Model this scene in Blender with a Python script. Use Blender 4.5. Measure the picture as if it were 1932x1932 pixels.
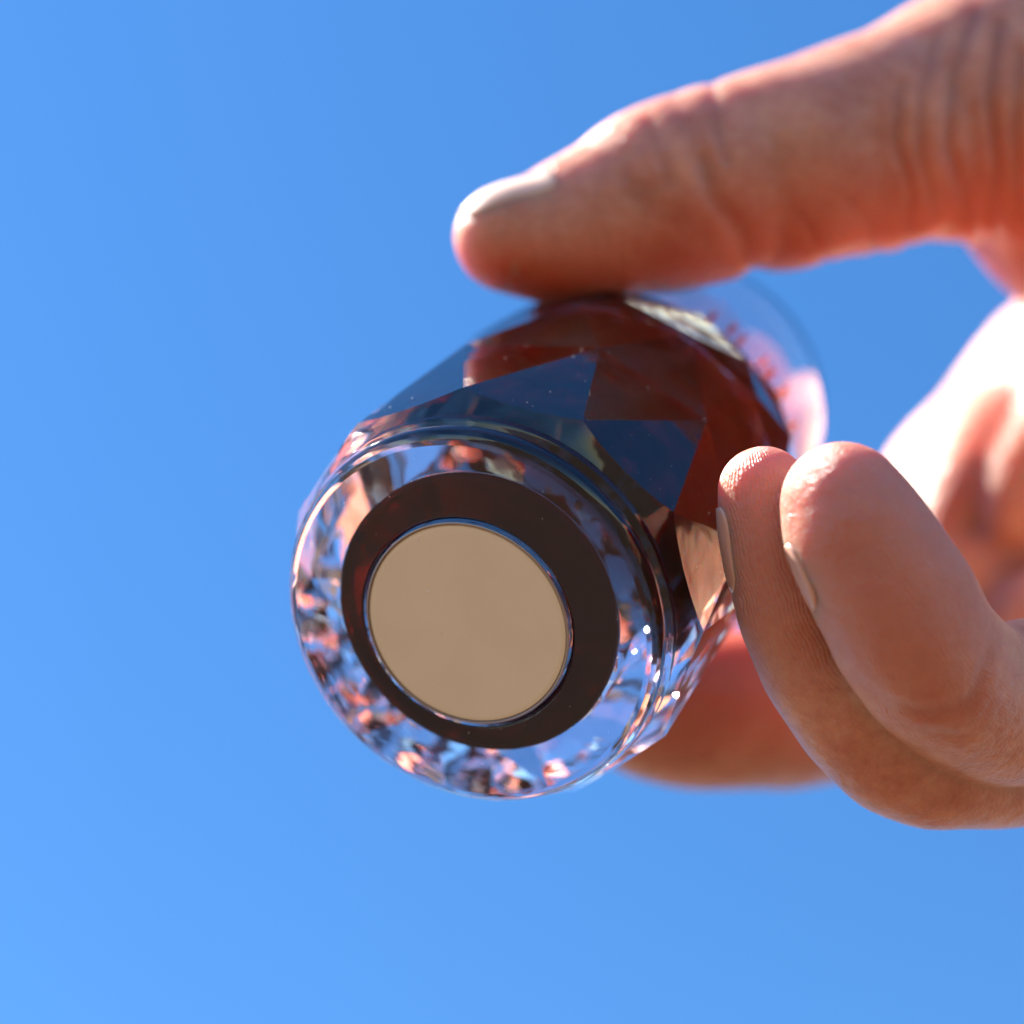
import bpy, bmesh, math, random
import numpy as np
from mathutils import Vector, Matrix

for o in list(bpy.data.objects):
    bpy.data.objects.remove(o)
C = bpy.context.scene.collection
sc = bpy.context.scene

# ------------------------------------------------------------------ camera
PITCH = math.radians(47)
CAM = Vector((0, 0, 1.62))
RIGHT = Vector((1, 0, 0))
FWD = Vector((0, math.cos(PITCH), math.sin(PITCH)))
UP = Vector((0, -math.sin(PITCH), math.cos(PITCH)))
HOLD = Matrix(((RIGHT.x, UP.x, FWD.x, CAM.x),
               (RIGHT.y, UP.y, FWD.y, CAM.y),
               (RIGHT.z, UP.z, FWD.z, CAM.z),
               (0, 0, 0, 1)))              # millimetre frame of the held bottle -> world
cam_d = bpy.data.cameras.new('camera')
cam = bpy.data.objects.new('camera', cam_d); C.objects.link(cam)
cam.matrix_world = Matrix(((RIGHT.x, UP.x, -FWD.x, CAM.x), (RIGHT.y, UP.y, -FWD.y, CAM.y),
                           (RIGHT.z, UP.z, -FWD.z, CAM.z), (0, 0, 0, 1)))
cam_d.sensor_width = 36
cam_d.lens = 79.87
cam_d.clip_start = 0.01
cam_d.clip_end = 5000
cam_d.dof.use_dof = True
cam_d.dof.focus_distance = 0.1765
cam_d.dof.aperture_fstop = 14
cam_d.dof.aperture_blades = 9
sc.camera = cam

# ------------------------------------------------------------------ sky and sun
SUN_H = Vector((-0.62, 0.58, 0.62)).normalized()      # towards the sun, in the hold frame
sun_dir = (RIGHT * SUN_H.x + UP * SUN_H.y + FWD * SUN_H.z).normalized()
elev = math.asin(sun_dir.z)
azim = math.atan2(sun_dir.x, sun_dir.y)
w = bpy.data.worlds.new('World'); sc.world = w; w.use_nodes = True
wn = w.node_tree.nodes; wl = w.node_tree.links
sky = wn.new('ShaderNodeTexSky'); sky.sky_type = 'NISHITA'; sky.sun_disc = False
sky.sun_elevation = elev; sky.sun_rotation = azim
sky.air_density = 1.0; sky.dust_density = 0.0; sky.ozone_density = 4.0
hs = wn.new('ShaderNodeHueSaturation'); hs.inputs['Saturation'].default_value = 1.22
wl.new(sky.outputs[0], hs.inputs['Color'])
wl.new(hs.outputs[0], wn['Background'].inputs['Color'])
wn['Background'].inputs['Strength'].default_value = 0.0655
sl = bpy.data.lights.new('sun', 'SUN'); sl.energy = 5.0; sl.angle = math.radians(0.5)
sl.color = (1.0, 0.94, 0.85)
so = bpy.data.objects.new('sun', sl); C.objects.link(so)
so.rotation_euler = sun_dir.to_track_quat('Z', 'Y').to_euler()

# ------------------------------------------------------------------ render and exposure
vs = sc.view_settings
vs.view_transform = 'Standard'; vs.look = 'None'; vs.exposure = 2.05; vs.gamma = 1; vs.use_curve_mapping = False
cy = sc.cycles
cy.max_bounces = 28; cy.transmission_bounces = 24; cy.glossy_bounces = 16; cy.diffuse_bounces = 4
cy.transparent_max_bounces = 16
cy.sample_clamp_indirect = 30000; cy.blur_glossy = 0.0
cy.caustics_reflective = False; cy.caustics_refractive = False
cy.use_denoising = True
try:
    cy.denoiser = 'OPENIMAGEDENOISE'; cy.denoising_input_passes = 'RGB_ALBEDO_NORMAL'; cy.denoising_prefilter = 'ACCURATE'
except Exception:
    pass


# ------------------------------------------------------------------ helpers
def at(px, py, z):
    """point of the hold frame (mm) seen at px,py of a 1932-wide picture, z mm away"""
    s = 0.042 * z / 180.0
    return np.array(((px - 966) * s, (966 - py) * s, float(z)))


def link(name, me, mat=None, parent=None):
    o = bpy.data.objects.new(name, me); C.objects.link(o)
    if mat: me.materials.append(mat)
    if parent: o.parent = parent
    return o


def tag(o, label=None, cat=None, kind=None, group=None):
    if label: o['label'] = label
    if cat: o['category'] = cat
    if kind: o['kind'] = kind
    if group: o['group'] = group
    return o


def mesh(name, verts, faces, smooth=True):
    me = bpy.data.meshes.new(name)
    me.from_pydata([tuple(v) for v in verts], [], faces)
    me.validate()
    if smooth:
        me.polygons.foreach_set('use_smooth', [True] * len(me.polygons))
    me.update()
    return me


def node_mat(name):
    m = bpy.data.materials.new(name); m.use_nodes = True
    nt = m.node_tree
    return m, nt, nt.nodes['Principled BSDF']


# ------------------------------------------------------------------ materials
def make_glass(name, col, ior=1.49, scratch=True):
    m, nt, p = node_mat(name)
    p.inputs['Base Color'].default_value = (*col, 1)
    p.inputs['Transmission Weight'].default_value = 1
    p.inputs['IOR'].default_value = ior
    p.inputs['Roughness'].default_value = 0.0
    if scratch:
        tc = nt.nodes.new('ShaderNodeTexCoord')
        nz = nt.nodes.new('ShaderNodeTexNoise'); nz.inputs['Scale'].default_value = 220; nz.inputs['Detail'].default_value = 2
        bp = nt.nodes.new('ShaderNodeBump'); bp.inputs['Strength'].default_value = 0.14; bp.inputs['Distance'].default_value = 0.0006
        nt.links.new(tc.outputs['Object'], nz.inputs['Vector'])
        nt.links.new(nz.outputs[0], bp.inputs['Height'])
        nt.links.new(bp.outputs[0], p.inputs['Normal'])
    if scratch:
        sm = nt.nodes.new('ShaderNodeTexNoise'); sm.inputs['Scale'].default_value = 130; sm.inputs['Detail'].default_value = 5
        rr = nt.nodes.new('ShaderNodeMapRange'); rr.inputs[1].default_value = 0.52; rr.inputs[2].default_value = 0.75
        rr.inputs[3].default_value = 0.0; rr.inputs[4].default_value = 0.10
        nt.links.new(tc.outputs['Object'], sm.inputs['Vector']); nt.links.new(sm.outputs[0], rr.inputs[0]); nt.links.new(rr.outputs[0], p.inputs['Roughness'])
    return m


M_GLASS = make_glass('clear_glass', (0.97, 0.955, 0.985))
M_INNER = make_glass('inner_wall_glass', (0.95, 0.91, 0.98), 1.49, False); M_INNER.node_tree.nodes['Principled BSDF'].inputs['Roughness'].default_value = 0.08
M_CAP = make_glass('cap_glass', (0.97, 0.96, 0.985), 1.45, False)
M_WINE = make_glass('wine_red_filling', (0.013, 0.0003, 0.0024), 1.12, False)

M_MENISCUS = make_glass('wine_red_surface', (0.12, 0.004, 0.003), 1.2, False); M_MENISCUS.node_tree.nodes['Principled BSDF'].inputs['Roughness'].default_value = 0.03

M_LABEL, nt, p = node_mat('beige_disc')
tc = nt.nodes.new('ShaderNodeTexCoord')
n1 = nt.nodes.new('ShaderNodeTexNoise'); n1.inputs['Scale'].default_value = 160; n1.inputs['Detail'].default_value = 4
n2 = nt.nodes.new('ShaderNodeTexNoise'); n2.inputs['Scale'].default_value = 6000; n2.inputs['Detail'].default_value = 3
cr = nt.nodes.new('ShaderNodeValToRGB')
cr.color_ramp.elements[0].position = 0.3; cr.color_ramp.elements[0].color = (0.77, 0.70, 0.535, 1)
cr.color_ramp.elements[1].position = 0.75; cr.color_ramp.elements[1].color = (0.83, 0.755, 0.585, 1)
bp = nt.nodes.new('ShaderNodeBump'); bp.inputs['Strength'].default_value = 0.25; bp.inputs['Distance'].default_value = 0.00006
for n in (n1, n2): nt.links.new(tc.outputs['Object'], n.inputs['Vector'])
nt.links.new(n1.outputs[0], cr.inputs[0]); nt.links.new(cr.outputs[0], p.inputs['Base Color'])
nt.links.new(n2.outputs[0], bp.inputs['Height']); nt.links.new(bp.outputs[0], p.inputs['Normal'])
p.inputs['Roughness'].default_value = 0.6

M_RIM, nt, p = node_mat('dark_metal_ring')
p.inputs['Base Color'].default_value = (0.32, 0.27, 0.25, 1); p.inputs['Metallic'].default_value = 1; p.inputs['Roughness'].default_value = 0.08

M_DUST, nt, p = node_mat('dust')
p.inputs['Base Color'].default_value = (0.8, 0.78, 0.75, 1); p.inputs['Roughness'].default_value = 0.9

M_GROUND, nt, p = node_mat('dry_ground')
tc = nt.nodes.new('ShaderNodeTexCoord')
n1 = nt.nodes.new('ShaderNodeTexNoise'); n1.inputs['Scale'].default_value = 0.8; n1.inputs['Detail'].default_value = 8
cr = nt.nodes.new('ShaderNodeValToRGB')
cr.color_ramp.elements[0].position = 0.3; cr.color_ramp.elements[0].color = (0.058, 0.036, 0.023, 1)
cr.color_ramp.elements[1].position = 0.7; cr.color_ramp.elements[1].color = (0.098, 0.061, 0.039, 1)
nt.links.new(tc.outputs['Object'], n1.inputs['Vector']); nt.links.new(n1.outputs[0], cr.inputs[0]); nt.links.new(cr.outputs[0], p.inputs['Base Color'])
p.inputs['Roughness'].default_value = 0.95


def make_skin():
    m, nt, p = node_mat('skin')
    N = nt.nodes.new; L = nt.links.new
    tc = N('ShaderNodeTexCoord')
    # mottled colour
    n1 = N('ShaderNodeTexNoise'); n1.inputs['Scale'].default_value = 0.16; n1.inputs['Detail'].default_value = 5
    n1.inputs['Roughness'].default_value = 0.6
    cr = N('ShaderNodeValToRGB')
    cr.color_ramp.elements[0].position = 0.3; cr.color_ramp.elements[0].color = (0.48, 0.185, 0.115, 1)
    cr.color_ramp.elements[1].position = 0.72; cr.color_ramp.elements[1].color = (0.65, 0.335, 0.22, 1)
    L(tc.outputs['Object'], n1.inputs['Vector'])
    n3 = N('ShaderNodeTexNoise'); n3.inputs['Scale'].default_value = 0.9; n3.inputs['Detail'].default_value = 5; n3.inputs['Roughness'].default_value = 0.7
    L(tc.outputs['Object'], n3.inputs['Vector'])
    m3 = N('ShaderNodeMath'); m3.operation = 'MULTIPLY_ADD'; m3.inputs[1].default_value = 0.6; L(n3.outputs[0], m3.inputs[0])
    m4 = N('ShaderNodeMath'); m4.operation = 'MULTIPLY_ADD'; m4.inputs[1].default_value = 1.1; m4.inputs[2].default_value = -0.36; L(n1.outputs[0], m4.inputs[0]); L(m4.outputs[0], m3.inputs[2])
    L(m3.outputs[0], cr.inputs[0])
    # redder creases and fingertips
    at1 = N('ShaderNodeAttribute'); at1.attribute_name = 'crease'
    mx = N('ShaderNodeMix'); mx.data_type = 'RGBA'
    mx.inputs['B'].default_value = (0.40, 0.13, 0.085, 1)
    ma = N('ShaderNodeMath'); ma.operation = 'MULTIPLY'; ma.inputs[1].default_value = 0.75
    L(at1.outputs['Fac'], ma.inputs[0]); L(ma.outputs[0], mx.inputs['Factor']); L(cr.outputs[0], mx.inputs['A'])
    at2 = N('ShaderNodeAttribute'); at2.attribute_name = 'tip'
    mx2 = N('ShaderNodeMix'); mx2.data_type = 'RGBA'; mx2.inputs['B'].default_value = (0.52, 0.21, 0.165, 1)
    ma2 = N('ShaderNodeMath'); ma2.operation = 'MULTIPLY'; ma2.inputs[1].default_value = 0.7
    L(at2.outputs['Fac'], ma2.inputs[0]); L(ma2.outputs[0], mx2.inputs['Factor']); L(mx.outputs['Result'], mx2.inputs['A'])
    at3 = N('ShaderNodeAttribute'); at3.attribute_name = 'palm_glow'  # red glow and shadow tint painted over the redder palm-side skin
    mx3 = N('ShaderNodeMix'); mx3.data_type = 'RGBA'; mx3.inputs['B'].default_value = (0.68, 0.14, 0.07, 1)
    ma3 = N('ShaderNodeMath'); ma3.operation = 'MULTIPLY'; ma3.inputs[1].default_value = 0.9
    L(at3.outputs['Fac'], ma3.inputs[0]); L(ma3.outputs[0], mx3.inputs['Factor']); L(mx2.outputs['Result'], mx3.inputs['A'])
    L(mx3.outputs['Result'], p.inputs['Base Color'])
    p.inputs['Subsurface Weight'].default_value = 1.0
    p.inputs['Subsurface Radius'].default_value = (1.0, 0.16, 0.065)
    p.inputs['Subsurface Scale'].default_value = 0.006
    p.inputs['Roughness'].default_value = 0.42
    p.inputs['Specular IOR Level'].default_value = 0.45
    # fine relief: friction ridges (attribute 'ridge' is millimetres across the finger) and skin cells
    rd = N('ShaderNodeAttribute'); rd.attribute_name = 'ridge'
    nd = N('ShaderNodeTexNoise'); nd.inputs['Scale'].default_value = 0.35; nd.inputs['Detail'].default_value = 2
    L(tc.outputs['Object'], nd.inputs['Vector'])
    s1 = N('ShaderNodeMath'); s1.operation = 'MULTIPLY_ADD'; s1.inputs[1].default_value = 1.2
    L(nd.outputs[0], s1.inputs[0]); L(rd.outputs['Fac'], s1.inputs[2])
    s2 = N('ShaderNodeMath'); s2.operation = 'MULTIPLY'; s2.inputs[1].default_value = 2 * math.pi / 0.36
    L(s1.outputs[0], s2.inputs[0])
    s3 = N('ShaderNodeMath'); s3.operation = 'SINE'; L(s2.outputs[0], s3.inputs[0])
    pad = N('ShaderNodeAttribute'); pad.attribute_name = 'pad'
    s4 = N('ShaderNodeMath'); s4.operation = 'MULTIPLY'; L(s3.outputs[0], s4.inputs[0]); L(pad.outputs['Fac'], s4.inputs[1])
    b1 = N('ShaderNodeBump'); b1.inputs['Strength'].default_value = 0.45; b1.inputs['Distance'].default_value = 0.00007
    L(s4.outputs[0], b1.inputs['Height'])
    vo = N('ShaderNodeTexVoronoi'); vo.inputs['Scale'].default_value = 2.2; vo.feature = 'DISTANCE_TO_EDGE'
    nw = N('ShaderNodeTexNoise'); nw.inputs['Scale'].default_value = 1.0; nw.inputs['Detail'].default_value = 6
    L(tc.outputs['Object'], nw.inputs['Vector']); L(tc.outputs['Object'], vo.inputs['Vector'])
    ad = N('ShaderNodeMath'); ad.operation = 'MULTIPLY_ADD'; ad.inputs[1].default_value = 0.35
    L(vo.outputs['Distance'], ad.inputs[0]); L(nw.outputs[0], ad.inputs[2])
    b2 = N('ShaderNodeBump'); b2.inputs['Strength'].default_value = 0.75; b2.inputs['Distance'].default_value = 0.0003
    L(ad.outputs[0], b2.inputs['Height']); L(b1.outputs[0], b2.inputs['Normal'])
    L(b2.outputs[0], p.inputs['Normal'])
    return m


M_SKIN = make_skin()
M_NAIL, nt, p = node_mat('nail')
p.inputs['Base Color'].default_value = (0.62, 0.35, 0.27, 1); p.inputs['Roughness'].default_value = 0.28
p.inputs['Subsurface Weight'].default_value = 0.8; p.inputs['Subsurface Radius'].default_value = (1, 0.5, 0.35); p.inputs['Subsurface Scale'].default_value = 0.0008

M_NAIL_LIT = M_NAIL.copy(); M_NAIL_LIT.name = 'sunlit_nail'  # thumb nail only: strong sunlight put into a paler nail colour
M_NAIL_LIT.node_tree.nodes['Principled BSDF'].inputs['Base Color'].default_value = (0.74, 0.50, 0.40, 1)
M_NAIL_LIT.node_tree.nodes['Principled BSDF'].inputs['Roughness'].default_value = 0.5

# ------------------------------------------------------------------ ground
g = bmesh.new(); bmesh.ops.create_grid(g, x_segments=8, y_segments=8, size=2500)
me = bpy.data.meshes.new('ground'); g.to_mesh(me); g.free()
ground = link('ground', me, M_GROUND)
tag(ground, kind='structure')

# ------------------------------------------------------------------ bottle
base = at(880, 1178, 180)
far = at(1292, 752, 234)
ax = Vector(far - base).normalized()
bw = HOLD.to_3x3() @ ax
bottle = bpy.data.objects.new('bottle', None); C.objects.link(bottle)
bottle.empty_display_size = 0.01
q = bw.to_track_quat('Z', 'Y')
# turn about the axis so that a rim corner points up in the picture
zax = bw; upw = (UP - zax * UP.dot(zax)).normalized(); xax = upw; yax = zax.cross(xax)
R = Matrix((xax, yax, zax)).transposed()
bl = Vector(base) * 0.001
bottle.matrix_world = Matrix.Translation(CAM + RIGHT * bl.x + UP * bl.y + FWD * bl.z) @ R.to_4x4()
tag(bottle, 'faceted clear glass bottle with dark wine red filling and beige disc under its base', 'bottle')
MM = 0.001


def lathe(profile, seg=96, close=False):
    vs_, fs = [], []
    for r, h in profile:
        for i in range(seg):
            a = 2 * math.pi * i / seg
            vs_.append((r * math.cos(a) * MM, r * math.sin(a) * MM, h * MM))
    n = len(profile)
    rng = range(n if close else n - 1)
    for k in rng:
        k2 = (k + 1) % n
        for i in range(seg):
            j = (i + 1) % seg
            fs.append((k * seg + i, k * seg + j, k2 * seg + j, k2 * seg + i))
    return vs_, fs, n


NF = 11; SUB = 8; SEG = NF * SUB
# foot, groove and bead turned round, then the cut rim and the triangular facets
foot = [(8.78, 0.9), (8.85, 0.75), (8.92, 0.2), (9.1, 0.04), (11.5, 0.0), (13.9, 0.0), (14.9, 0.06), (15.3, 0.2), (15.65, 0.5),
        (15.9, 0.9), (15.98, 1.4), (15.95, 1.8), (15.8, 2.1), (15.7, 2.25), (15.75, 2.4), (16.0, 2.6), (16.25, 2.85),
        (16.35, 3.2), (16.25, 3.55), (16.2, 3.75)]
v, f, n = lathe(foot, SEG)
c0 = len(v); v.append((0, 0, 0.9 * MM))
for i in range(SEG): f.append((c0, (i + 1) % SEG, i))
last = (n - 1) * SEG


def poly_pt(r, h, k, ph):
    a = 2 * math.pi * (k + ph) / NF
    return np.array((r * math.cos(a), r * math.sin(a), h)) * MM


RINGS = [(18.0, 18.5, 0.5), (17.9, 31.0, 0.0), (17.5, 37.5, 0.5), (17.2, 40.0, 0.0)]
rf = random.Random(5)
RV = []
for q_, (r_, h_, ph_) in enumerate(RINGS):
    amp = (4.0, 2.6, 0.6, 0)[q_]
    RV.append([poly_pt(r_ + rf.uniform(-0.35, 0.25) * (q_ < 3), h_ + rf.uniform(-amp, amp), k, ph_ + rf.uniform(-0.24, 0.24) * (q_ < 3)) for k in range(NF)])


rim0 = len(v)
random.seed(4)
for k in range(NF):
    A = poly_pt(17.9, 5.6, k, 0); B = poly_pt(17.9, 5.6, k + 1, 0)
    for s in range(SUB):
        t = s / SUB
        pnt = A * (1 - t) + B * t
        M_ = (A + B) / 2; T_ = RV[0][k]; dn_ = (T_ - M_) / np.linalg.norm(T_ - M_)
        pnt = pnt - dn_ * 0.9 * MM * (1 - (2 * t - 1) ** 2)   # a turned chamfer cuts the flat lower between corners
        v.append(tuple(pnt))
for i in range(SEG):
    j = (i + 1) % SEG
    f.append((last + i, last + j, rim0 + j, rim0 + i))
smooth_faces = len(f)
ids = []
for row in RV:
    ids.append(len(v)); v += [tuple(p_) for p_ in row]
r0 = ids[0]
for k in range(NF):
    k2 = (k + 1) % NF
    edge = [rim0 + (k * SUB + s) % SEG for s in range(SUB + 1)]
    for s in range(SUB): f.append((edge[s], edge[s + 1], r0 + k))
    f.append((rim0 + k2 * SUB, r0 + k2, r0 + k))
for a, b, ph in ((ids[0], ids[1], 0.5), (ids[1], ids[2], 0.0), (ids[2], ids[3], 0.5)):
    for k in range(NF):
        k2 = (k + 1) % NF
        if ph == 0.5:      # lower ring is half a step on
            f.append((a + k, a + k2, b + k2)); f.append((a + k, b + k2, b + k))
        else:
            f.append((a + k, a + k2, b + k)); f.append((a + k2, b + k2, b + k))
c1 = len(v); v.append((0, 0, 40.0 * MM))
for k in range(NF): f.append((ids[3] + k, ids[3] + (k + 1) % NF, c1))
nsh = len(f)
dl = R.transposed() @ (RIGHT * -ax.x + UP * -ax.y)          # picture's lower left, in the bottle's own frame
az0 = math.atan2(dl.y, dl.x) - math.radians(25)
CRES = [(11.3, 6.0), (11.3, 37.0), (12.2, 37.2), (12.25, 34.8), (12.25, 32.0), (12.25, 29.2), (12.25, 26.4), (12.25, 23.6), (12.25, 20.8), (12.25, 18.0), (12.25, 15.2), (12.25, 12.4), (12.25, 9.6), (12.2, 6.6)]
NC = 30; SPAN = math.radians(102)
rc = random.Random(21)
v2, f2 = [], []
nq = len(CRES)
for i in range(NC + 1):
    u_ = i / NC * 2 - 1
    wgt = max(0.02, 1 - abs(u_) ** 8)
    ja = rc.uniform(-0.3, 0.3) if 0 < i < NC else 0
    a = az0 + SPAN * (u_ + ja * 2 / NC)
    for q_, (r_, h_) in enumerate(CRES):
        jr = (rc.uniform(-0.3, 0.3) if rc.random() > 0.3 else -0.88) if 2 < q_ < nq - 1 else 0
        rr_ = 11.3 + (r_ - 11.3 + jr) * wgt
        v2.append((rr_ * math.cos(a) * MM, rr_ * math.sin(a) * MM, (h_ + rc.uniform(-0.4, 0.4) * (2 < q_ < nq - 1)) * MM))
for i in range(NC):
    for q_ in range(nq):
        q2 = (q_ + 1) % nq
        f2.append((i * nq + q_, (i + 1) * nq + q_, (i + 1) * nq + q2)); f2.append((i * nq + q_, (i + 1) * nq + q2, i * nq + q2))
f2.append(tuple(range(nq))); f2.append(tuple(NC * nq + q_ for q_ in reversed(range(nq))))
o_ = len(v); v += v2; f += [tuple(o_ + i for i in q_) for q_ in f2]
me = mesh('body', v, f, False)
flags = [True] * smooth_faces + [False] * (nsh - smooth_faces) + [False] * (len(f) - nsh)
me.polygons.foreach_set('use_smooth', flags)
body = link('body', me, M_GLASS, bottle); me.materials.append(M_INNER)
me.polygons.foreach_set('material_index', [0] * nsh + [1] * (len(f) - nsh))
bv = body.modifiers.new('bevel', 'BEVEL'); bv.width = 0.00012; bv.segments = 2; bv.limit_method = 'ANGLE'; bv.angle_limit = math.radians(14)

# filling
prof = [(0.01, 2.8), (11.4, 2.8), (11.75, 2.95), (11.9, 3.3), (11.85, 4.6), (11.6, 6.5), (11.6, 14.8), (11.6, 17), (11.7, 34), (11.6, 36.4), (10.8, 37.6), (8.8, 38.0), (0.01, 38.2)]
v, f, n = lathe(prof, 96)
rc = random.Random(5)
for q_ in (9, 10, 11):
    for i in range(0, 96, 2):
        d_ = rc.uniform(-0.35, 0.3) * MM; e_ = rc.uniform(-0.3, 0.3) * MM
        for i_ in (i, i + 1):
            x_, y_, z_ = v[q_ * 96 + i_]; l_ = math.hypot(x_, y_)
            v[q_ * 96 + i_] = (x_ * (1 + d_ / l_), y_ * (1 + d_ / l_), z_ + e_)
me = mesh('filling', v, f)
me.polygons.foreach_set('use_smooth', [p_.center.z < 0.0345 for p_ in me.polygons])
fill = link('filling', me, M_WINE, bottle); me.materials.append(M_MENISCUS)
me.polygons.foreach_set('material_index', [0 if p_.center.z < 0.0345 else 1 for p_ in me.polygons])

# beige disc and the ring round it
prof = [(0.01, -0.05), (8.0, -0.05), (8.3, -0.02), (8.4, 0.08), (8.4, 0.84), (0.01, 0.84)]
v, f, n = lathe(prof, 128)
disc = link('disc', mesh('disc', v, f, False), M_LABEL, bottle)
prof = [(8.43, 0.86), (8.43, -0.05), (8.49, -0.11), (8.57, -0.11), (8.63, -0.03), (8.66, 0.35), (8.72, 0.5), (8.72, 0.86)]
v, f, n = lathe(prof, 128, True)
ring = link('ring', mesh('ring', v, f), M_RIM, bottle)

# hollow clear cap
prof = [(16.0, 40.3), (16.35, 40.3), (16.4, 41), (15.6, 57), (14.8, 61.5), (12.6, 64.8), (9, 66.6), (4.5, 67.3), (0.01, 67.4),
        (0.01, 67.05), (4.5, 66.95), (8.9, 66.25), (12.35, 64.5), (14.45, 61.35), (15.23, 57), (16.03, 41)]
v, f, n = lathe(prof, 96, True)
cap = link('cap', mesh('cap', v, f), M_CAP, bottle)

# red flakes added in the cap as glints, each turned to mirror the sun
M_GLINT, nt, p = node_mat('glint_flake')
p.inputs['Base Color'].default_value = (0.85, 0.035, 0.004, 1); p.inputs['Metallic'].default_value = 1; p.inputs['Roughness'].default_value = 0.28
rc = random.Random(8)
BR = R.transposed(); b0 = bottle.matrix_world.translation
for a_, h_ in ((34, 42.2), (42, 42.6), (47, 41.7), (58, 42.1), (62, 41.6), (71, 42.7), (83, 42.0)):
    s_ = rc.uniform(0.55, 1.05)
    vv = [(0, 0, 0.0)]; ff = []
    for q_ in (1, 2):
        for i in range(9):
            t_ = 2 * math.pi * i / 9; rr_ = s_ * q_ / 2 * (1 + rc.uniform(-0.12, 0.12))
            vv.append((rr_ * math.cos(t_) * MM, rr_ * math.sin(t_) * MM, -0.05 * s_ * q_ * q_ / 4 * 2 * MM))
    for i in range(9):
        k_ = (i + 1) % 9
        ff.append((0, 1 + i, 1 + k_)); ff.append((1 + i, 10 + i, 10 + k_, 1 + k_))
    o = link('glint_flake', mesh('glint_flake', vv, ff), M_GLINT, bottle)
    so_ = o.modifiers.new('thickness', 'SOLIDIFY'); so_.thickness = 0.00005
    t_ = math.radians(a_)
    r_ = 15.4 - 0.3 * rc.random()
    o.location = (r_ * math.cos(t_) * MM, r_ * math.sin(t_) * MM, (h_ + 3.4) * MM)
    tilt = (sun_dir - (b0 + R @ o.location - CAM).normalized() + Vector((rc.uniform(-0.06, 0.06), rc.uniform(-0.06, 0.06), 0))).normalized()
    o.rotation_mode = 'QUATERNION'; o.rotation_quaternion = (BR @ tilt).to_track_quat('Z', 'Y')

# dust specks on the facets and rim
bmd = bmesh.new(); random.seed(11)
for i in range(210):
    k = random.choice((-2, -1, 0, 1, 2, 3, 4)) % NF
    if random.random() < 0.55:
        A = poly_pt(17.9, 5.6, k, 0); B = poly_pt(17.9, 5.6, k + 1, 0); T = RV[0][k]
    else:
        A = RV[0][k]; T = RV[0][(k + 1) % NF]; B = poly_pt(17.9, 5.6, k + 1, 0)
    u, t = random.random() ** 1.6, random.random() ** 2.2
    if u + t > 1: u, t = (1 - u) * 0.98, (1 - t) * 0.98
    pnt = A + (B - A) * u + (T - A) * t
    nrm = Vector(np.cross(B - A, T - A)).normalized()
    c = Vector(pnt) + nrm * 0.00001
    s = min(0.075, 0.014 * random.paretovariate(1.6)) * MM
    if nrm.dot(Vector((pnt[0], pnt[1], 0))) < 0: nrm = -nrm; c = Vector(pnt) + nrm * 0.00001
    d1 = nrm.orthogonal().normalized(); d2 = nrm.cross(d1)
    b = [bmd.verts.new(c + d1 * s * math.cos(x) + d2 * s * math.sin(x)) for x in (0, 2.1, 4.2)]
    tpt = bmd.verts.new(c + nrm * s * 0.8)
    for x in range(3): bmd.faces.new((b[x], b[(x + 1) % 3], tpt))
for i in range(75):                                   # specks and lint on the underside and the disc
    r_ = random.uniform(0.5, 15.0); a = random.uniform(0, 6.283)
    if 8.35 < r_ < 9.2 or 12.6 < r_ < 13.1 or r_ > 14.5: continue
    h_ = -0.052 if r_ < 8 else -0.002
    c = Vector((r_ * math.cos(a) * MM, r_ * math.sin(a) * MM, h_ * MM)); s = min(0.06, 0.013 * random.paretovariate(1.7)) * MM
    ln = random.choice((1, 1, 1, 5)); t_ = random.uniform(0, 6.283)
    d1 = Vector((math.cos(t_), math.sin(t_), 0)); d2 = Vector((-math.sin(t_), math.cos(t_), 0))
    b = [bmd.verts.new(c + d1 * s * ln * x + d2 * s * 0.7 * y) for x, y in ((-1, -0.6), (-0.2, 0.8), (1, 0.3), (0.3, -1))]
    tpt = bmd.verts.new(c + Vector((0, 0, -s * 0.7)))
    for x in range(4): bmd.faces.new((b[(x + 1) % 4], b[x], tpt))
me = bpy.data.meshes.new('dust'); bmd.to_mesh(me); bmd.free()
dust = link('dust', me, M_DUST, bottle); dust['kind'] = 'stuff'


# ------------------------------------------------------------------ hand: a distance field, then one skin
def chain(pts, n=18, flat=1.0, fdir=(0, 0, 1)):
    """pts: (px, py, z, half-width in px). Returns sampled centres (mm) and radii (mm)."""
    P = np.array([at(a, b, c) for a, b, c, d in pts]); Rr = np.array([d * 0.042 * c / 180 for a, b, c, d in pts])
    X = np.column_stack([P, Rr])
    out = []
    X = np.vstack([2 * X[0] - X[1], X, 2 * X[-1] - X[-2]])
    for i in range(1, len(X) - 2):
        m = max(2, n // (len(pts) - 1) + 1)
        for t in np.linspace(0, 1, m, endpoint=False):
            p0, p1, p2, p3 = X[i - 1:i + 3]
            out.append(0.5 * ((2 * p1) + (-p0 + p2) * t + (2 * p0 - 5 * p1 + 4 * p2 - p3) * t * t + (-p0 + 3 * p1 - 3 * p2 + p3) * t ** 3))
    out.append(X[-2])
    out = np.array(out)
    fd = np.array(fdir, float); fd /= np.linalg.norm(fd)
    return out[:, :3], out[:, 3], flat, fd


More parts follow.
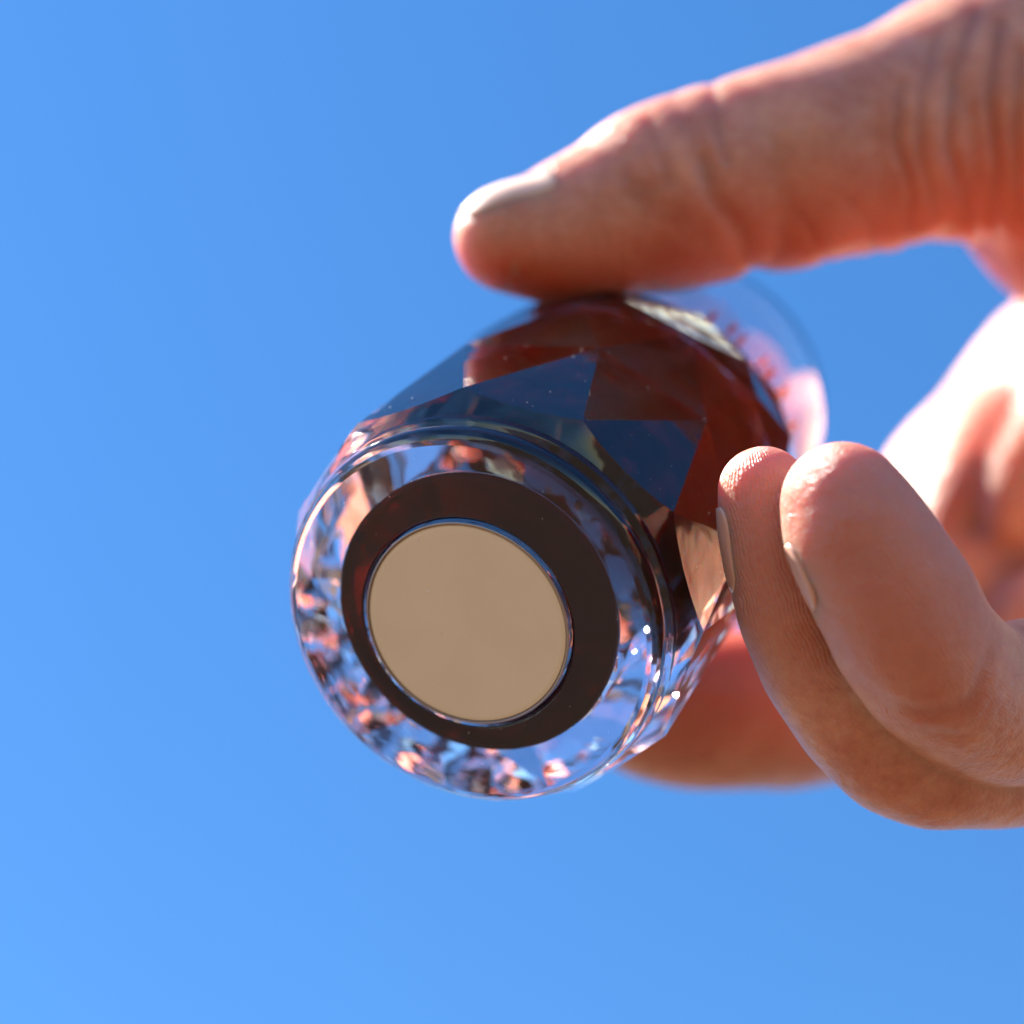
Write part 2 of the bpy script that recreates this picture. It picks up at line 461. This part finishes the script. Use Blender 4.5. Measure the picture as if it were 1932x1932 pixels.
THUMB = chain([(928, 455, 208, 70), (960, 450, 208.5, 101), (1040, 448, 209.5, 123), (1100, 430, 210.5, 139), (1180, 404, 212, 158),
               (1250, 374, 213, 178), (1330, 350, 214.5, 184), (1405, 327, 216, 182), (1480, 317, 217, 194), (1560, 294, 219, 194),
               (1650, 270, 221, 204), (1712, 245, 223, 202), (1780, 230, 225, 222), (1860, 212, 228, 246), (1980, 215, 233, 285), (2150, 300, 241, 320), (2400, 520, 253, 350)],
              60, 0.92)
WEB = chain([(2040, 380, 237, 165), (2022, 425, 239, 158), (2160, 480, 246, 165), (2260, 620, 256, 200)], 18)
INDEX = chain([(1170, 1325, 229, 118), (1280, 1338, 230, 146), (1400, 1340, 232, 150), (1510, 1336, 236, 150), (1630, 1285, 244, 158), (1735, 1150, 252, 170)], 24, 0.95)
INDEXB = chain([(1635, 1275, 246, 140), (1735, 1150, 254, 172), (1838, 985, 260, 205), (1945, 862, 264, 205), (2085, 722, 266, 225), (2300, 650, 266, 260)], 24, 1.6)
MIDB = chain([(1968, 1190, 240, 135), (2080, 1130, 248, 150), (2300, 980, 258, 220)], 14)
F1 = chain([(1440, 928, 176, 86), (1452, 985, 176, 97), (1478, 1080, 177, 106), (1525, 1210, 179, 116), (1605, 1330, 180, 122),
            (1715, 1428, 183, 124), (1850, 1452, 186, 112), (2000, 1430, 192, 118), (2150, 1360, 206, 130), (2290, 1180, 235, 160), (2420, 950, 256, 200)], 50, 0.95)
F2 = chain([(1592, 955, 169.5, 121), (1622, 1015, 169.5, 139), (1688, 1130, 170.5, 151), (1755, 1245, 174, 152), (1845, 1320, 179, 150),
            (1950, 1325, 184, 158), (2100, 1290, 196, 160), (2260, 1120, 226, 170), (2420, 920, 252, 200)], 50, 0.97)
PALM = chain([(2360, 640, 258, 330), (2520, 760, 264, 370), (2900, 780, 268, 400), (3300, 780, 272, 400), (4300, 790, 274, 420), (5900, 800, 276, 520)], 24, 1.0)
PALM2 = chain([(2400, 1000, 254, 220), (2650, 980, 262, 280), (3000, 860, 268, 330)], 12)

h = 0.5
xs = [-0.5 + 8.0]
xs = list(np.arange(-6.0, 62, h))
st = h
while xs[-1] < 345:
    st = min(st * 1.06, 4.0); xs.append(xs[-1] + st)
XS = np.array(xs); YS = np.arange(-36, 78, h); ZS = np.arange(156, 322, h)
BIG = 50.0


def field(ch, pad=9.0):
    c, r, flat, fd = ch
    F = np.full((len(XS), len(YS), len(ZS)), BIG, np.float32)
    for i in range(len(c) - 1):
        a, b = c[i], c[i + 1]; ra, rb = r[i], r[i + 1]
        m = max(ra, rb) + pad
        lo = np.minimum(a, b) - m; hi = np.maximum(a, b) + m
        ix = np.searchsorted(XS, lo[0]), np.searchsorted(XS, hi[0])
        iy = np.searchsorted(YS, lo[1]), np.searchsorted(YS, hi[1])
        iz = np.searchsorted(ZS, lo[2]), np.searchsorted(ZS, hi[2])
        if ix[0] >= ix[1] or iy[0] >= iy[1] or iz[0] >= iz[1]: continue
        X = XS[ix[0]:ix[1], None, None].astype(np.float32); Y = YS[None, iy[0]:iy[1], None].astype(np.float32); Z = ZS[None, None, iz[0]:iz[1]].astype(np.float32)
        d = (b - a).astype(np.float32); L2 = float(d @ d) + 1e-9
        t = np.clip(((X - a[0]) * d[0] + (Y - a[1]) * d[1] + (Z - a[2]) * d[2]) / L2, 0, 1)
        qx = X - a[0] - t * d[0]; qy = Y - a[1] - t * d[1]; qz = Z - a[2] - t * d[2]
        s2 = qx * qx + qy * qy + qz * qz
        if flat != 1.0:
            dn = qx * fd[0] + qy * fd[1] + qz * fd[2]
            s2 = s2 + (1 / flat ** 2 - 1) * dn * dn
        dist = np.sqrt(s2) - (ra + (rb - ra) * t)
        V = F[ix[0]:ix[1], iy[0]:iy[1], iz[0]:iz[1]]
        np.minimum(V, dist, out=V)
    return F


def smin(a, b, k):
    hh = np.maximum(k - np.abs(a - b), 0) / k
    return np.minimum(a, b) - hh * hh * k * 0.25


Kx = np.interp(XS, [50, 85], [0.5, 7.0]).astype(np.float32)[:, None, None]
Ki = np.interp(XS, [30, 48, 70], [0.5, 1.2, 7.0]).astype(np.float32)[:, None, None]
H = field(THUMB)
H = smin(H, field(WEB), np.float32(4.0))
H = smin(H, field(PALM), np.float32(8.0))
H = smin(H, field(PALM2), np.float32(8.0))
HI = smin(field(INDEX), field(INDEXB), np.float32(4.0))
HI = smin(HI, field(MIDB), np.float32(1.6))
H = smin(H, HI, Kx + np.float32(0.6))
H = smin(H, smin(field(F1), field(F2), Kx), Kx)


def surface_nets(F):
    S = F < 0
    nx, ny, nz = F.shape
    cnt = np.zeros((nx - 1, ny - 1, nz - 1), np.int8)
    for i in (0, 1):
        for j in (0, 1):
            for k in (0, 1):
                cnt += S[i:nx - 1 + i, j:ny - 1 + j, k:nz - 1 + k]
    act = (cnt > 0) & (cnt < 8)
    ci, cj, ck = np.nonzero(act)
    idx = np.full(act.shape, -1, np.int32); idx[ci, cj, ck] = np.arange(len(ci))
    corners = [(i, j, k) for i in (0, 1) for j in (0, 1) for k in (0, 1)]
    vals = {c: F[ci + c[0], cj + c[1], ck + c[2]] for c in corners}
    acc = np.zeros((len(ci), 3)); num = np.zeros(len(ci))
    for a in corners:
        for ax_ in range(3):
            if a[ax_] == 0:
                b = list(a); b[ax_] = 1; b = tuple(b)
                va, vb = vals[a], vals[b]
                mk = (va < 0) != (vb < 0)
                t = np.where(mk, va / np.where(mk, va - vb, 1), 0)
                for q_ in range(3):
                    acc[:, q_] += np.where(mk, a[q_] + (t if q_ == ax_ else 0), 0)
                num += mk
    acc /= num[:, None]
    P = np.empty((len(ci), 3))
    P[:, 0] = XS[ci] + acc[:, 0] * (XS[ci + 1] - XS[ci])
    P[:, 1] = YS[cj] + acc[:, 1] * h
    P[:, 2] = ZS[ck] + acc[:, 2] * h
    quads = []
    for ax_ in range(3):
        sl0 = [slice(1, -1)] * 3; sl1 = [slice(1, -1)] * 3
        sl0[ax_] = slice(0, -1); sl1[ax_] = slice(1, None)
        A = S[tuple(sl0)]; B = S[tuple(sl1)]
        e = np.nonzero(A != B)
        base_ = [e[0] + (0 if ax_ == 0 else 1), e[1] + (0 if ax_ == 1 else 1), e[2] + (0 if ax_ == 2 else 1)]
        o1, o2 = [(1, 2), (2, 0), (0, 1)][ax_]
        def cell(d1, d2):
            c = [base_[0].copy(), base_[1].copy(), base_[2].copy()]
            c[o1] -= d1; c[o2] -= d2
            return idx[c[0], c[1], c[2]]
        qd = np.stack([cell(1, 1), cell(0, 1), cell(0, 0), cell(1, 0)], 1)
        ins = A[e]
        qd = np.where(ins[:, None], qd, qd[:, ::-1])
        quads.append(qd)
    return P, np.concatenate(quads)


P, Q = surface_nets(H)
Q = Q[(Q >= 0).all(1)]


def grad_sample(Pp):
    def tri(Pq):
        fx = np.interp(Pq[:, 0], XS, np.arange(len(XS))); fy = (Pq[:, 1] - YS[0]) / h; fz = (Pq[:, 2] - ZS[0]) / h
        i = np.clip(fx.astype(int), 0, len(XS) - 2); j = np.clip(fy.astype(int), 0, len(YS) - 2); k = np.clip(fz.astype(int), 0, len(ZS) - 2)
        a, b, c = fx - i, fy - j, fz - k
        out = 0
        for di in (0, 1):
            for dj in (0, 1):
                for dk in (0, 1):
                    out = out + H[i + di, j + dj, k + dk] * (a if di else 1 - a) * (b if dj else 1 - b) * (c if dk else 1 - c)
        return out
    e = 0.6
    v0 = tri(Pp)
    gx = tri(Pp + [e, 0, 0]) - tri(Pp - [e, 0, 0]); gy = tri(Pp + [0, e, 0]) - tri(Pp - [0, e, 0]); gz = tri(Pp + [0, 0, e]) - tri(Pp - [0, 0, e])
    G = np.stack([gx, gy, gz], 1); G /= np.linalg.norm(G, axis=1, keepdims=True) + 1e-9
    return v0, G


_, G = grad_sample(P)

# creases: polylines (px, py, z) cut into the skin with width and depth in mm
CREASES = [
    ([(1330, 300, 210), (1345, 370, 208), (1400, 440, 210), (1420, 520, 214)], 0.9, 0.38),
    ([(1275, 190, 216), (1300, 250, 212), (1335, 330, 209)], 1.0, 0.16),
    ([(1345, 160, 217), (1352, 230, 213), (1372, 300, 211)], 0.6, 0.3),
    ([(1225, 230, 214), (1248, 290, 211), (1265, 340, 209)], 0.6, 0.25),
    ([(1180, 330, 210), (1240, 400, 208), (1330, 440, 208)], 1.1, 0.15),
    ([(1700, 160, 214), (1690, 260, 213), (1720, 360, 216), (1712, 460, 222)], 0.55, 0.35),
    ([(1840, 20, 222), (1800, 140, 216), (1790, 280, 214), (1830, 400, 218), (1850, 470, 226)], 0.6, 0.45),
    ([(1890, 40, 222), (1870, 180, 216), (1885, 320, 216), (1875, 450, 222)], 0.7, 0.55),
    ([(1770, 60, 220), (1740, 170, 215), (1735, 300, 214), (1770, 400, 218)], 0.5, 0.3),
    ([(1930, 100, 220), (1915, 250, 216), (1925, 400, 220)], 0.6, 0.4),
    ([(1560, 500, 217), (1530, 440, 211), (1500, 400, 208)], 0.5, 0.25),
    ([(1655, 490, 219), (1640, 420, 213), (1600, 380, 211)], 0.5, 0.25),
    ([(1835, 985, 248), (1880, 1035, 246), (1940, 1075, 246)], 2.4, 1.2),
    ([(1915, 740, 252), (1862, 840, 250), (1838, 930, 248), (1835, 985, 248)], 2.2, 0.9),
    ([(1500, 1080, 176), (1560, 1150, 176), (1610, 1165, 172)], 0.3, 0.12),
    ([(1610, 1275, 170), (1680, 1330, 169), (1760, 1345, 170), (1830, 1320, 171), (1868, 1230, 173)], 0.5, 0.18),
    ([(1640, 1310, 172), (1720, 1375, 171), (1820, 1390, 172)], 0.4, 0.1),
]
crease = np.zeros(len(P))
for pl, wd, dp in CREASES:
    pp = np.array([at(*p_) for p_ in pl])
    best = np.full(len(P), 1e9)
    for a, b in zip(pp[:-1], pp[1:]):
        # distance across the line of sight, so the groove follows the skin
        na, nb, nP = a[:2] / a[2], b[:2] / b[2], P[:, :2] / P[:, 2:3]
        d = nb - na; t = np.clip(((nP - na) @ d) / (d @ d), 0, 1)
        z_ = a[2] + t * (b[2] - a[2])
        dd = np.linalg.norm(nP - na - t[:, None] * d, axis=1) * z_
        dd = np.where(np.abs(P[:, 2] - z_) < 9, dd, 1e9)
        best = np.minimum(best, dd)
    gsn = np.exp(-(best / wd) ** 2)
    P -= G * (gsn * dp)[:, None]
    crease = np.maximum(crease, gsn * min(1, dp * 2))

# gentle lumps
rng = np.random.default_rng(3)
lump = np.zeros(len(P))
for i in range(14):
    k_ = rng.normal(0, 0.35, 3); lump += np.sin(P @ k_ + rng.uniform(0, 6.28))
P += G * (lump * 0.022)[:, None]

# attributes: ridges across the two front fingertips, redness of the tips
ridge = np.zeros(len(P)); padm = np.zeros(len(P)); tip = np.zeros(len(P))
bestd = np.full(len(P), 1e9)
for ch, tlen in ((F1, 24.0), (F2, 26.0)):
    c, r, _, _ = ch
    s_ = np.concatenate([[0], np.cumsum(np.linalg.norm(np.diff(c, axis=0), axis=1))])
    sel = np.nonzero((P[:, 2] < 195) & (P[:, 0] < 60))[0]
    Pq = P[sel]
    D = np.full(len(sel), 1e9); SS = np.zeros(len(sel)); AC = np.zeros(len(sel))
    for i in range(len(c) - 1):
        d = c[i + 1] - c[i]; t = np.clip((Pq - c[i]) @ d / (d @ d), 0, 1)
        qv = Pq - c[i] - t[:, None] * d
        dist = np.linalg.norm(qv, axis=1) - (r[i] + (r[i + 1] - r[i]) * t)
        side = np.cross(d / np.linalg.norm(d), (0, 0, 1.0)); side /= np.linalg.norm(side)
        ang = np.arctan2(qv @ side, -qv[:, 2])
        up_ = dist < D
        D[up_] = dist[up_]; SS[up_] = (s_[i] + t * np.linalg.norm(d))[up_]; AC[up_] = (ang * (r[i] + 0.001))[up_]
    m = D < bestd[sel]
    ss = sel[m]
    bestd[ss] = D[m]; ridge[ss] = AC[m]
    near = np.clip(1 - D[m] / 1.5, 0, 1)
    padm[ss] = near * np.clip((tlen - 4 - SS[m]) / 13, 0.03, 1)
    tip[ss] = near * np.clip((tlen - 8 - SS[m]) / 10, 0, 1)

glow_red = np.zeros(len(P))  # painted red glow: thumb underside, index and palm towards the camera
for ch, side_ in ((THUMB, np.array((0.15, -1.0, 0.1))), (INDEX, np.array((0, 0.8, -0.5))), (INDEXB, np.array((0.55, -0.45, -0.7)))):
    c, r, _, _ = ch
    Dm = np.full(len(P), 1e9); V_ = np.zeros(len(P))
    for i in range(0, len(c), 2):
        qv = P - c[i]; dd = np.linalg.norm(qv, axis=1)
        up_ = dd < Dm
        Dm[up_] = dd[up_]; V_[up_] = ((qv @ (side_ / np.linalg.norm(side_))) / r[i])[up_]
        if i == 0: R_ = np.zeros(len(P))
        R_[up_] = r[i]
    glow_red = np.maximum(glow_red, np.clip((V_ + 0.15) / 0.9, 0, 1) * (Dm < R_ * 1.35))
me = bpy.data.meshes.new('hand')
me.vertices.add(len(P)); me.vertices.foreach_set('co', P.astype(np.float32).ravel())
me.loops.add(len(Q) * 4); me.loops.foreach_set('vertex_index', Q.astype(np.int32).ravel())
me.polygons.add(len(Q)); me.polygons.foreach_set('loop_start', np.arange(0, len(Q) * 4, 4, dtype=np.int32))
me.polygons.foreach_set('use_smooth', np.ones(len(Q), bool))
me.update(calc_edges=True); me.validate()
for nm, arr in (('crease', crease), ('ridge', ridge), ('pad', padm), ('tip', tip), ('palm_glow', glow_red)):
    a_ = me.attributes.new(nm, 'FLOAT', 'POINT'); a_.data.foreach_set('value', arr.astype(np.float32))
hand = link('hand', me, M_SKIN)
hand.matrix_world = HOLD @ Matrix.Diagonal((MM, MM, MM, 1))
tag(hand, 'bare hand gripping the bottle, thumb above it and two curled fingertips beside it', 'hand')


def surf(o, d, r0, ch):
    """march from o along d until this finger's own skin is left"""
    c, r, flat, fd = ch
    s_ = np.linspace(r0 * 0.5, r0 * 1.6, 160)
    pts = o + s_[:, None] * d
    best = np.full(len(pts), 1e9)
    for i in range(len(c) - 1):
        e = c[i + 1] - c[i]; t = np.clip((pts - c[i]) @ e / (e @ e), 0, 1)
        qv = pts - c[i] - t[:, None] * e; dn = qv @ fd
        best = np.minimum(best, np.sqrt((qv * qv).sum(1) + (1 / flat ** 2 - 1) * dn * dn) - (r[i] + (r[i + 1] - r[i]) * t))
    k = np.nonzero(best > 0)[0]
    return pts[k[0]] if len(k) else pts[-1]


def nail(ch, s0, s1, direction, half, lift=0.32, mat=None):
    c, r, _, _ = ch
    s_ = np.concatenate([[0], np.cumsum(np.linalg.norm(np.diff(c, axis=0), axis=1))])
    nu, nv = 14, 13
    vs_, fs = [], []
    dirn = np.array(direction, float)
    for layer in (0, 1):
        for iu in range(nu + 1):
            u = iu / nu
            s = s0 + (s1 - s0) * u
            if s >= 0:
                o_ = np.array([np.interp(s, s_, c[:, q_]) for q_ in range(3)]); rr = np.interp(s, s_, r)
            else:
                o_ = c[0] + (c[0] - c[1]) / np.linalg.norm(c[0] - c[1]) * (-s) * 0.0; rr = r[0]
            k = min(np.searchsorted(s_, max(s, 0.01)), len(c) - 1); tn = c[k] - c[k - 1]; tn /= np.linalg.norm(tn)
            dd = dirn - tn * (dirn @ tn); dd /= np.linalg.norm(dd); sd = np.cross(tn, dd)
            wdt = half * (1 - 0.35 * (2 * abs(u - 0.5)) ** 4)
            for iv in range(nv + 1):
                a_ = (iv / nv * 2 - 1) * wdt
                dr = dd * math.cos(a_) + sd * math.sin(a_)
                if s < 0:
                    dr = dr + -tn * (-s / rr) ; dr /= np.linalg.norm(dr)
                pnt = surf(o_, dr, rr, ch)
                edge = min(1, 4 * min(iv / nv, 1 - iv / nv) + 0.25) * min(1, (1 - u) * 5 + 0.1)
                off = lift * edge if layer == 0 else -0.5
                vs_.append(pnt + dr * off)
    W = nv + 1; T = (nu + 1) * W
    for iu in range(nu):
        for iv in range(nv):
            a0 = iu * W + iv
            fs.append((a0, a0 + 1, a0 + W + 1, a0 + W)); fs.append((T + a0, T + a0 + W, T + a0 + W + 1, T + a0 + 1))
    bd = [iv for iv in range(W)] + [iu * W + nv for iu in range(1, nu + 1)] + [nu * W + iv for iv in range(nv - 1, -1, -1)] + [iu * W for iu in range(nu - 1, 0, -1)]
    for i in range(len(bd)):
        a0, b0 = bd[i], bd[(i + 1) % len(bd)]
        fs.append((a0, T + a0, T + b0, b0))
    mm = mesh('fingernail', vs_, fs)
    o = link('fingernail', mm, mat or M_NAIL, hand)
    return o


nail(THUMB, -2.5, 6.6, (-0.25, 0.85, -0.15), 0.75, 0.10, M_NAIL_LIT)
nail(F1, 0.6, 6.6, (-0.98, 0.05, 0.25), 0.80, 0.10)
nail(F2, 0.8, 5.6, (-0.98, 0.0, 0.3), 0.78, 0.09)
